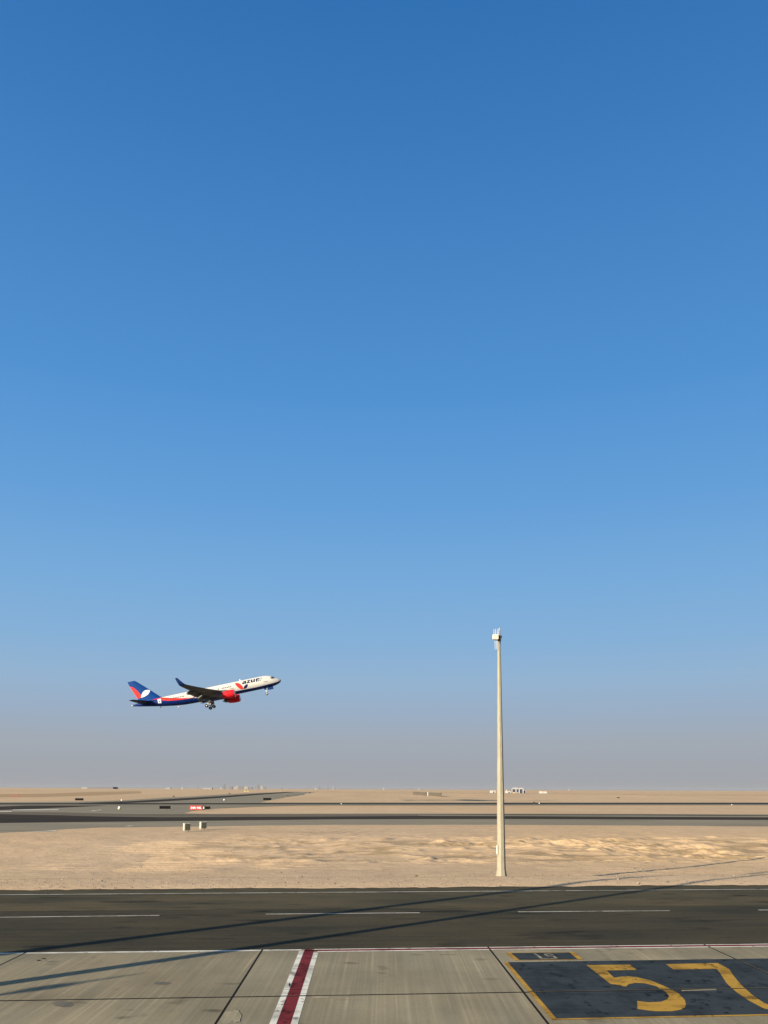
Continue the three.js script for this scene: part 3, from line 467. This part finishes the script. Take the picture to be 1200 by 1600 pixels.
  sky(403, 3.4, 6, bGrey, 'paired grey tower right of the hall', true); sky(409, 3, 4.4, bWhite, 'white block beside the paired grey tower'); sky(413.5, 3.2, 3.4, bGrey, 'grey block at the right of the skyline cluster');
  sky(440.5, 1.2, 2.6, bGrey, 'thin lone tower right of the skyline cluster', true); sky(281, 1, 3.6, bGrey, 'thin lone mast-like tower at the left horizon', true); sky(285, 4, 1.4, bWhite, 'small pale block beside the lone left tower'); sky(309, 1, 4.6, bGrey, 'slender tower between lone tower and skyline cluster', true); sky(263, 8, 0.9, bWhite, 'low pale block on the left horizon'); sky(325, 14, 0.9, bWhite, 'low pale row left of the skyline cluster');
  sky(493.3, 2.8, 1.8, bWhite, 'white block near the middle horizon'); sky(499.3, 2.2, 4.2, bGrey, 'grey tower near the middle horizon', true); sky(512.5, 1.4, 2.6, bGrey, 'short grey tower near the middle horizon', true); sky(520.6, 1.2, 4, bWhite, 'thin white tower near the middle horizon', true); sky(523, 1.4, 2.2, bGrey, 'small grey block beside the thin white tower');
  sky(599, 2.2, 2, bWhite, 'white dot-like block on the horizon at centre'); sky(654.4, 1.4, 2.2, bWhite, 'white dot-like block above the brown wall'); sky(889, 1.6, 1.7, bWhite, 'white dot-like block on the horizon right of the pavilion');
  // loose stones on the sand
  const stone = new THREE.IcosahedronGeometry(1, 0), n = 9000, im = new THREE.InstancedMesh(stone, new THREE.MeshStandardMaterial({ roughness: 1 }), n), m4 = new THREE.Matrix4(), e = new THREE.Euler(), qn = new THREE.Quaternion(), col = new THREE.Color();
  for (let i = 0; i < n; i++) { const u = 0.4 + rnd() * rnd() * 45, x = -30 + rnd() * 62, z = along(farA, farB, x)[1] - u, r = 0.01 + 0.034 * rnd() * rnd() * rnd() + (rnd() > 0.998 ? 0.05 : 0); qn.setFromEuler(e.set(rnd() * 6, rnd() * 6, rnd() * 6)); m4.compose(new THREE.Vector3(x, sandHeight(x, z) + r * 0.2, z), qn, new THREE.Vector3(r * (1 + rnd()), r * (0.5 + 0.4 * rnd()), r)); im.setMatrixAt(i, m4); const k = 0.07 + 0.2 * rnd(); im.setColorAt(i, col.setRGB(k, k * 0.84, k * 0.64)); }
  im.name = 'loose_stones'; im.userData = { kind: 'stuff', label: 'loose pale stones scattered over the sand', category: 'stones' }; im.castShadow = im.receiveShadow = true; scene.add(im);
}

// ---------------------------------------------------------------- the passenger jet
{
  const jet = thing('passenger_jet', 'white passenger jet with blue and red tail climbing out with wheels down', 'airplane');
  const glossy = (r, g, b, more = {}) => new THREE.MeshPhysicalMaterial({ color: new THREE.Color().setRGB(r, g, b), roughness: 0.5, specularIntensity: 0.2, ...more });
  // metres aft of the nose: top, bottom, half width (local axes: x forward, y up, z to the right wing)
  const SEC = [[0, -0.42, -0.62, 0.1], [0.12, -0.2, -0.86, 0.34], [0.4, 0.04, -1.1, 0.58], [0.9, 0.36, -1.4, 0.9], [1.5, 0.68, -1.6, 1.16], [2.1, 1.06, -1.74, 1.38], [2.8, 1.46, -1.84, 1.57], [3.6, 1.74, -1.91, 1.71], [4.6, 1.92, -1.97, 1.82], [6, 2, -2, 1.88], [9, 2, -2, 1.88], [13, 2, -2, 1.88], [17, 2, -2, 1.88], [21, 2, -2, 1.88], [25, 2, -2, 1.88], [28, 2, -1.98, 1.88], [31, 2, -1.85, 1.86], [34, 1.99, -1.5, 1.76], [37, 1.96, -1.02, 1.55], [40, 1.88, -0.45, 1.24], [42.5, 1.78, 0.05, 0.92], [44.5, 1.66, 0.45, 0.62], [46, 1.52, 0.78, 0.34], [46.9, 1.38, 1.0, 0.14]];
  const at = (s) => { let k = 0; while (k < SEC.length - 2 && SEC[k + 1][0] < s) k++; const t = clamp((s - SEC[k][0]) / (SEC[k + 1][0] - SEC[k][0])); return [1, 2, 3].map((n) => lerp(SEC[k][n], SEC[k + 1][n], t)); };
  const skin = (s, th, off = 0) => { const [top, bot, hw] = at(s), c = (top + bot) / 2, r = (top - bot) / 2; return [-s, c + (r + off) * Math.cos(th), (hw + off) * Math.sin(th)]; };
  function surface(nu, nv, f, uvf) {
    const pos = [], uv = [], idx = [];
    for (let j = 0; j <= nv; j++) for (let i = 0; i <= nu; i++) { pos.push(...f(i / nu, j / nv)); uv.push(...(uvf ? uvf(i / nu, j / nv) : [i / nu, j / nv])); if (i < nu && j < nv) { const a = j * (nu + 1) + i, b = a + nu + 1; idx.push(a, a + 1, b, a + 1, b + 1, b); } }
    const g = new THREE.BufferGeometry(); g.setAttribute('position', new THREE.Float32BufferAttribute(pos, 3)); g.setAttribute('uv', new THREE.Float32BufferAttribute(uv, 2)); g.setIndex(idx); g.computeVertexNormals(); return g;
  }
  // livery
  const LW = 2048, LH = 1024, cv = document.createElement('canvas'); cv.width = LW; cv.height = LH; const c = cv.getContext('2d'); const SX = LW / 47;
  const NAVY = '#0b2c6e', CORAL = '#de3a33', WHITE = '#dcdad0';
  c.fillStyle = NAVY; c.fillRect(0, 0, LW, LH);
  const both = (list, fill) => { for (const right of [true, false]) { c.fillStyle = fill; c.beginPath(); list.forEach(([s, d], i) => { const y = d / 360 * LH; c[i ? 'lineTo' : 'moveTo'](s * SX, right ? y : LH - y); }); c.closePath(); c.fill(); } };
  both([[-1, -1], [38.6, -1], [37.8, 22], [36.5, 48], [34.4, 70], [31.5, 88], [28.5, 103], [25, 120], [8, 130], [3, 124], [-1, 106]], WHITE);
  both([[38.9, 8], [37.8, 22], [36.5, 48], [34.4, 70], [31.5, 88], [28.5, 101], [27, 106], [30, 105], [33, 102], [35.4, 96], [36.9, 84], [38, 70], [39.2, 50], [40.6, 30], [41.6, 12]], CORAL);
  const place = (s, deg, draw) => { for (const right of [true, false]) { c.save(); c.translate(s * SX, right ? deg / 360 * LH : LH - deg / 360 * LH); const v = LH / (Math.PI * 2 * 1.94); c.scale(right ? -SX : SX, right ? v : -v); draw(right); c.restore(); } };
  const petal = (x0, y0, x1, y1, w, fill) => { const a = Math.atan2(y1 - y0, x1 - x0), l = Math.hypot(x1 - x0, y1 - y0); c.save(); c.translate(x0, y0); c.rotate(a); c.fillStyle = fill; c.beginPath(); c.moveTo(0, 0); c.bezierCurveTo(l * 0.1, -w, l * 0.75, -w, l, 0); c.bezierCurveTo(l * 0.9, w, l * 0.25, w, 0, 0); c.fill(); c.restore(); };
  place(12.9, 82, () => { petal(-1.3, -1.2, 1.0, 1.3, 0.85, CORAL); petal(1.15, 1.35, 2.5, 0.05, 0.6, '#121f52'); });
  const word = (t, size, weight, fill) => { c.fillStyle = fill; c.scale(0.01, 0.01); c.font = `${weight} ${size * 100}px sans-serif`; c.textAlign = 'center'; c.textBaseline = 'middle'; c.fillText(t, 0, 0); };
  place(9.3, 55, () => { c.transform(1.3, 0, -0.2, 1, 0, 0); word('azur', 2.0, 'bold', '#0b1236'); c.strokeStyle = '#0b1236'; c.lineWidth = 9; c.strokeText('azur', 0, 0); }); place(6.3, 52, () => word('air', 1.2, 'bold', '#2a3460'));
  for (const s of [4.6, 14.6, 29.2]) place(s, 78, () => { c.strokeStyle = '#b9b6ab'; c.lineWidth = 0.07; c.strokeRect(-0.45, -0.9, 0.9, 1.8); });
  for (const s of [4.7, 15.4]) place(s, 94, () => { c.fillStyle = '#5a5854'; c.fillRect(-0.7, -0.07, 1.4, 0.14); });
  const lt = new THREE.CanvasTexture(cv); lt.colorSpace = THREE.SRGBColorSpace;
  const hull = glossy(0.62, 0.62, 0.62, { map: lt });
  const NS = 120, NT = 56, body = mesh('fuselage', surface(NS, NT, (u, v) => skin(u < 0.12 ? Math.pow(u / 0.12, 1.7) * 5.64 : lerp(5.64, 46.9, (u - 0.12) / 0.88), v * Math.PI * 2), (u, v) => { const s = u < 0.12 ? Math.pow(u / 0.12, 1.7) * 5.64 : lerp(5.64, 46.9, (u - 0.12) / 0.88); return [s / 47, 1 - v]; }), hull, jet);
  const dark = glossy(0.015, 0.018, 0.025, { roughness: 0.15 });
  const patch = (s0, s1, d0, d1, off = 0.012, n = 3) => surface(n, n, (u, v) => skin(lerp(s0, s1, u), lerp(d0, d1, v) * Math.PI / 180, off));
  for (const sg of [1, -1]) for (const [s0, s1, d0, d1] of [[1.72, 2.62, 6, 27], [1.75, 2.75, 30, 50], [2.1, 3.0, 53, 66]]) mesh('cockpit_window', patch(s0, s1, sg * d0, sg * d1), dark, body);
  const rows = [[6.2, 7.4], [15.6, 18.6], [19.5, 19.9], [21.2, 27.6], [30.4, 36.2]];
  for (const sg of [1, -1]) for (const [a, b] of rows) { const gs = []; for (let s = a; s < b; s += 0.53) gs.push(patch(s, s + 0.3, sg * 68, sg * 80, 0.012, 1)); const w = mesh('window_row', merge(gs), dark, body); w.userData.kind = 'stuff'; }
  const doorWhite = glossy(0.62, 0.61, 0.58);
  for (const sg of [1, -1]) { const d = mesh('rear_door', patch(37.75, 38.75, sg * 50, sg * 112, 0.014, 6), doorWhite, body); mesh('door_window', patch(38.02, 38.5, sg * 62, sg * 76, 0.03, 2), dark, d); mesh('door_window', patch(38.02, 38.5, sg * 86, sg * 100, 0.03, 2), dark, d); }
  mesh('wing_root_fairing', (() => { const g = new THREE.SphereGeometry(1, 28, 16); g.scale(6.6, 1.15, 2.25); g.translate(-20.6, -1.45, 0); return g; })(), glossy(0.03, 0.05, 0.13), body);
  for (const [x, y, z] of [[-12.6, 2.05, 0], [-28.5, 2.05, 0], [-33, -1.75, 0], [-38.4, -0.9, 0]]) mesh('antenna', (() => { const g = box(0.5, 0.55, 0.06); const p = g.attributes.position; for (let i = 0; i < p.count; i++) if (p.getY(i) * Math.sign(y) > 0) p.setX(i, p.getX(i) * 0.5 - 0.15); g.translate(x, y + Math.sign(y) * 0.15, z); return g; })(), glossy(0.6, 0.6, 0.58), body);
  // aerofoil surfaces
  function foil(list, thickDir, n = 14, uvf) {                       // list of [leading edge point, chord, thickness ratio, droop, thickness direction]
    const ring = []; for (let k = 0; k <= n; k++) { const x = 0.5 * (1 + Math.cos(Math.PI * k / n)); ring.push([x, 1]); } for (let k = 1; k <= n; k++) { const x = 0.5 * (1 - Math.cos(Math.PI * k / n)); ring.push([x, -1]); }
    const yt = (x) => 5 * (0.2969 * Math.sqrt(x) - 0.126 * x - 0.3516 * x * x + 0.2843 * x ** 3 - 0.1036 * x ** 4);
    const pos = [], uv = [], idx = [], R = ring.length;
    list.forEach(([p, chord, tr, droop = 0, dir = thickDir], j) => ring.forEach(([x, sgn], i) => { const t = sgn * yt(x) * tr * chord + (sgn > 0 ? 0.02 : -0.01) * chord * Math.sin(Math.PI * x), dx = -x * chord; const q = [p[0] + dx * Math.cos(droop) + 0, p[1] + t * dir[1] + dx * Math.sin(droop), p[2] + t * dir[2]]; pos.push(...q); uv.push(...(uvf ? uvf(q) : [x, j])); if (j && i) { const a = (j - 1) * R + i - 1, b = j * R + i - 1; idx.push(a, a + 1, b, a + 1, b + 1, b); } }));
    for (const j of [0, list.length - 1]) for (let i = 1; i + 1 < R; i++) idx.push(j * R, j * R + i, j * R + i + 1);
    const g = new THREE.BufferGeometry(); g.setAttribute('position', new THREE.Float32BufferAttribute(pos, 3)); g.setAttribute('uv', new THREE.Float32BufferAttribute(uv, 2)); g.setIndex(idx); g.computeVertexNormals(); return g;
  }
  const wingGrey = glossy(0.09, 0.09, 0.095), navy = glossy(0.006, 0.02, 0.09), redPaint = glossy(0.5, 0.012, 0.018), coreGrey = mat(0.1, 0.1, 0.1, 0.4, { metalness: 0.6 }), lip = mat(0.6, 0.6, 0.6, 0.3, { metalness: 0.7 }), gearWhite = mat(0.55, 0.55, 0.53, 0.5), tyre = mat(0.015, 0.015, 0.015, 0.85);
  const stationAt = (z) => { const zz = Math.abs(z), t = (zz - 1.6) / 17; return { le: zz < 6.4 ? lerp(15.2, 18.4, (zz - 1.6) / 4.8) : lerp(18.4, 26.4, (zz - 6.4) / 12.2), te: zz < 6.4 ? lerp(24.4, 24.5, (zz - 1.6) / 4.8) : lerp(24.5, 28.4, (zz - 6.4) / 12.2), y: -1.35 + 1.55 * t + 1.1 * t * t }; };
  for (const sg of [1, -1]) {
    const sec = [0.6, 1.6, 4, 6.4, 9, 12, 15, 17.2, 18.6].map((z) => { const q = stationAt(z); return [[-q.le, q.y, sg * z], q.te - q.le, lerp(0.13, 0.1, z / 18.6)]; });
    const wing = mesh('wing', foil(sec, [0, 1, 0], 16), wingGrey, jet);
    const q = stationAt(18.6);
    const wl = [[0, 0, 0, 1.9, 0], [0.35, 0.18, 0.35, 1.75, 0.35], [0.9, 0.75, 0.68, 1.4, 0.85], [1.55, 1.6, 0.9, 1.0, 1.1], [2.1, 2.35, 1.05, 0.65, 1.15]];
    mesh('winglet', foil(wl.map(([b, u, o, ch, an]) => [[-q.le - b, q.y + u, sg * (18.6 + o)], ch, 0.09, 0, [0, Math.cos(an), -sg * Math.sin(an)]]), [0, 1, 0], 10), navy, wing);
    for (const [z0, z1, ch] of [[2.1, 6.1, 2.1], [6.9, 13.6, 1.5]]) mesh('flap', foil([z0, (z0 + z1) / 2, z1].map((z) => { const w = stationAt(z); return [[-w.te + 0.35, w.y - 0.12, sg * z], ch, 0.11, 0.42]; }), [0, 1, 0], 8), wingGrey, wing);
    for (const z of [3.6, 8.6, 12.2]) { const w = stationAt(z), g = new THREE.SphereGeometry(1, 12, 8); g.scale(1.9, 0.3, 0.22); g.rotateZ(0.16); g.translate(-w.te + 0.2, w.y - 0.5, sg * z); mesh('flap_fairing', g, wingGrey, wing); }
    mesh('slat', foil([3, 9, 17.6].map((z) => { const w = stationAt(z); return [[-w.le + 0.32, w.y - 0.2, sg * z], 0.75, 0.16, 0.35]; }), [0, 1, 0], 8), wingGrey, wing);
    // engine
    const lathe = (pts, n = 36) => { const g = new THREE.LatheGeometry(pts.map(([s, r]) => new THREE.Vector2(r, s)), n); g.rotateZ(Math.PI / 2); return g; };   // s metres aft
    const ez = sg * 6.5, ey = -2.5, es = -13.9, eng = mesh('engine_cowl', lathe([[0.06, 1.1], [0, 1.17], [0.08, 1.27], [0.5, 1.37], [1.4, 1.42], [2.6, 1.36], [3.6, 1.2], [4.3, 1.02], [4.28, 0.96], [3.4, 1.0]]), redPaint, jet); eng.position.set(es - 0.4, ey + 0.1, ez); eng.scale.setScalar(0.9);
    mesh('intake_lip', lathe([[0.12, 1.05], [0.02, 1.1], [-0.03, 1.18], [0.03, 1.255], [0.14, 1.295]]), lip, eng);
    mesh('fan', (() => { const gs = []; for (let k = 0; k < 22; k++) { const g = box(0.06, 0.95, 0.16); g.rotateY(0.6); g.translate(0, 0.55, 0); g.rotateX(k / 22 * Math.PI * 2); g.translate(-0.9, 0, 0); gs.push(g); } return merge(gs); })(), coreGrey, eng);
    mesh('spinner', lathe([[0.45, 0.001], [0.7, 0.2], [1.0, 0.34]], 20), coreGrey, eng); mesh('inner_duct', lathe([[0.12, 1.05], [1.6, 1.02], [3.4, 1.0], [3.41, 0.5]]), coreGrey, eng);
    mesh('exhaust', lathe([[3.3, 0.86], [4.6, 0.78], [5.7, 0.58], [5.68, 0.52], [5, 0.5]]), coreGrey, eng); mesh('exhaust_cone', lathe([[5, 0.4], [5.9, 0.26], [6.5, 0.02]], 16), coreGrey, eng);
    const wq = stationAt(6.5); mesh('pylon', (() => { const sh = new THREE.Shape(); sh.moveTo(-1.2, 1.3); sh.lineTo(-3.2, 1.75); sh.lineTo(-5.2, wq.y - ey + 0.3); sh.lineTo(-8.4, wq.y - ey - 0.2); sh.lineTo(-6.6, 0.7); sh.lineTo(-4.2, 0.7); const g = new THREE.ExtrudeGeometry(sh, { depth: 0.36, bevelEnabled: true, bevelSize: 0.05, bevelThickness: 0.05, bevelSegments: 1 }); g.translate(0, 0, -0.18); return g; })(), wingGrey, eng);
    // tailplane
    mesh('tailplane', foil([[0.3, 39.6, 4.5, 1.0], [1.2, 40.2, 4.0, 1.1], [7.6, 44.6, 1.5, 1.85]].map(([z, le, ch, y]) => [[-le, y, sg * z], ch, 0.09]), [0, 1, 0], 12), navy, jet);
    // main landing gear
    const gear = new THREE.Group(); gear.name = 'main_landing_gear'; gear.position.set(-23.3, -1.5, sg * 3.66); jet.add(gear);
    mesh('strut', merge([cyl(0.16, 0.2, 2.5, 12, 0, -1.2, 0), (() => { const g = cyl(0.09, 0.09, 1.9, 8); g.rotateX(sg * 0.55); g.translate(0, -0.8, -sg * 0.5); return g; })(), (() => { const g = cyl(0.07, 0.07, 1.7, 8); g.rotateZ(0.5); g.translate(0.45, -0.85, 0); return g; })()]), gearWhite, gear);
    mesh('bogie_beam', (() => { const g = box(1.5, 0.18, 0.2); g.rotateZ(0.22); g.translate(0, -2.45, 0); return g; })(), gearWhite, gear);
    mesh('gear_door', (() => { const g = box(1.5, 1.7, 0.06); g.rotateX(sg * 0.08); g.translate(0.1, -0.75, sg * 0.55); return g; })(), wingGrey, gear);
    for (const [x, z] of [[0.6, 0.43], [0.6, -0.43], [-0.6, 0.43], [-0.6, -0.43]]) { const w = mesh('wheel', (() => { const g = new THREE.TorusGeometry(0.36, 0.16, 10, 24); g.scale(1, 1, 1.15); g.translate(x, -2.45 + x * 0.22, z); return g; })(), tyre, gear); mesh('hub', (() => { const g = cyl(0.17, 0.17, 0.3, 16); g.rotateX(Math.PI / 2); g.translate(x, -2.45 + x * 0.22, z); return g; })(), gearWhite, w); }
  }
  // fin with its painted petals
  const FW = 512, fc = document.createElement('canvas'); fc.width = fc.height = FW; const f2 = fc.getContext('2d'); f2.fillStyle = '#013878'; f2.fillRect(0, 0, FW, FW);
  const X = (s) => (s - 34) / 14 * FW, Y = (y) => FW - (y - 1) / 11 * FW;
  f2.fillStyle = '#e0342e'; f2.beginPath(); f2.moveTo(X(47.6), Y(7.45)); f2.lineTo(X(46.8), Y(7.35)); f2.bezierCurveTo(X(45.6), Y(7.1), X(44.5), Y(5.6), X(43.72), Y(3.9)); f2.lineTo(X(43.95), Y(3.15)); f2.lineTo(X(45.6), Y(3.0)); f2.closePath(); f2.fill();
  f2.fillStyle = '#e4e2d8'; f2.beginPath(); f2.moveTo(X(43.85), Y(3.1)); f2.bezierCurveTo(X(43.6), Y(4.1), X(43), Y(4.9), X(42.2), Y(5.15)); f2.bezierCurveTo(X(41.6), Y(5.25), X(41), Y(5.1), X(40.7), Y(4.85)); f2.bezierCurveTo(X(41), Y(3.9), X(41.8), Y(3.2), X(43.85), Y(3.1)); f2.fill();
  const ft = new THREE.CanvasTexture(fc); ft.colorSpace = THREE.SRGBColorSpace;
  const fin = mesh('tail_fin', foil([[36.2, 8.3, 1.5], [38, 6.75, 2.3], [40.3, 5.3, 4.6], [42.6, 3.9, 6.8], [44.4, 2.65, 8.5], [45, 2.1, 8.85]].map(([le, ch, y]) => [[-le, y, 0], ch, 0.09]), [0, 0, 1], 14, (q) => [(-q[0] - 34) / 14, (q[1] - 1) / 11]), glossy(0.8, 0.8, 0.8, { map: ft }), jet);
  mesh('exhaust_outlet', (() => { const g = cyl(0.2, 0.16, 0.3, 12); g.rotateZ(Math.PI / 2); g.translate(-47, 1.2, 0); return g; })(), lip, fin);
  // nose gear
  const ng = new THREE.Group(); ng.name = 'nose_landing_gear'; ng.position.set(-5.2, -1.9, 0); jet.add(ng);
  mesh('strut', merge([cyl(0.1, 0.13, 1.9, 10, 0, -0.9, 0), (() => { const g = cyl(0.05, 0.05, 1.5, 8); g.rotateZ(-0.6); g.translate(0.4, -0.6, 0); return g; })()]), gearWhite, ng);
  for (const z of [0.25, -0.25]) { const w = mesh('wheel', (() => { const g = new THREE.TorusGeometry(0.28, 0.13, 10, 20); g.translate(0, -1.9, z); return g; })(), tyre, ng); mesh('hub', (() => { const g = cyl(0.18, 0.18, 0.2, 14); g.rotateX(Math.PI / 2); g.translate(0, -1.9, z); return g; })(), gearWhite, w); }
  for (const z of [0.45, -0.45]) mesh('gear_door', (() => { const g = box(1.7, 0.8, 0.05); g.translate(1.5, -0.35, z); return g; })(), navy, ng);
  for (const z of [0.42, -0.42]) mesh('gear_door', (() => { const g = box(0.6, 0.5, 0.05); g.translate(-0.2, -0.2, z); return g; })(), navy, ng);
  const d = ray(438.5, 1060.5), nose = d.multiplyScalar(262 / -d.z); jet.position.set(nose.x, nose.y + EYE, nose.z);
  jet.rotation.set(0, 0.05, 12.6 * Math.PI / 180, 'YZX');
}
scene.fog = new THREE.FogExp2(new THREE.Color().setRGB(0.9, 0.86, 0.84), 0.000005);   // dust in the air
renderer.render(scene, camera);
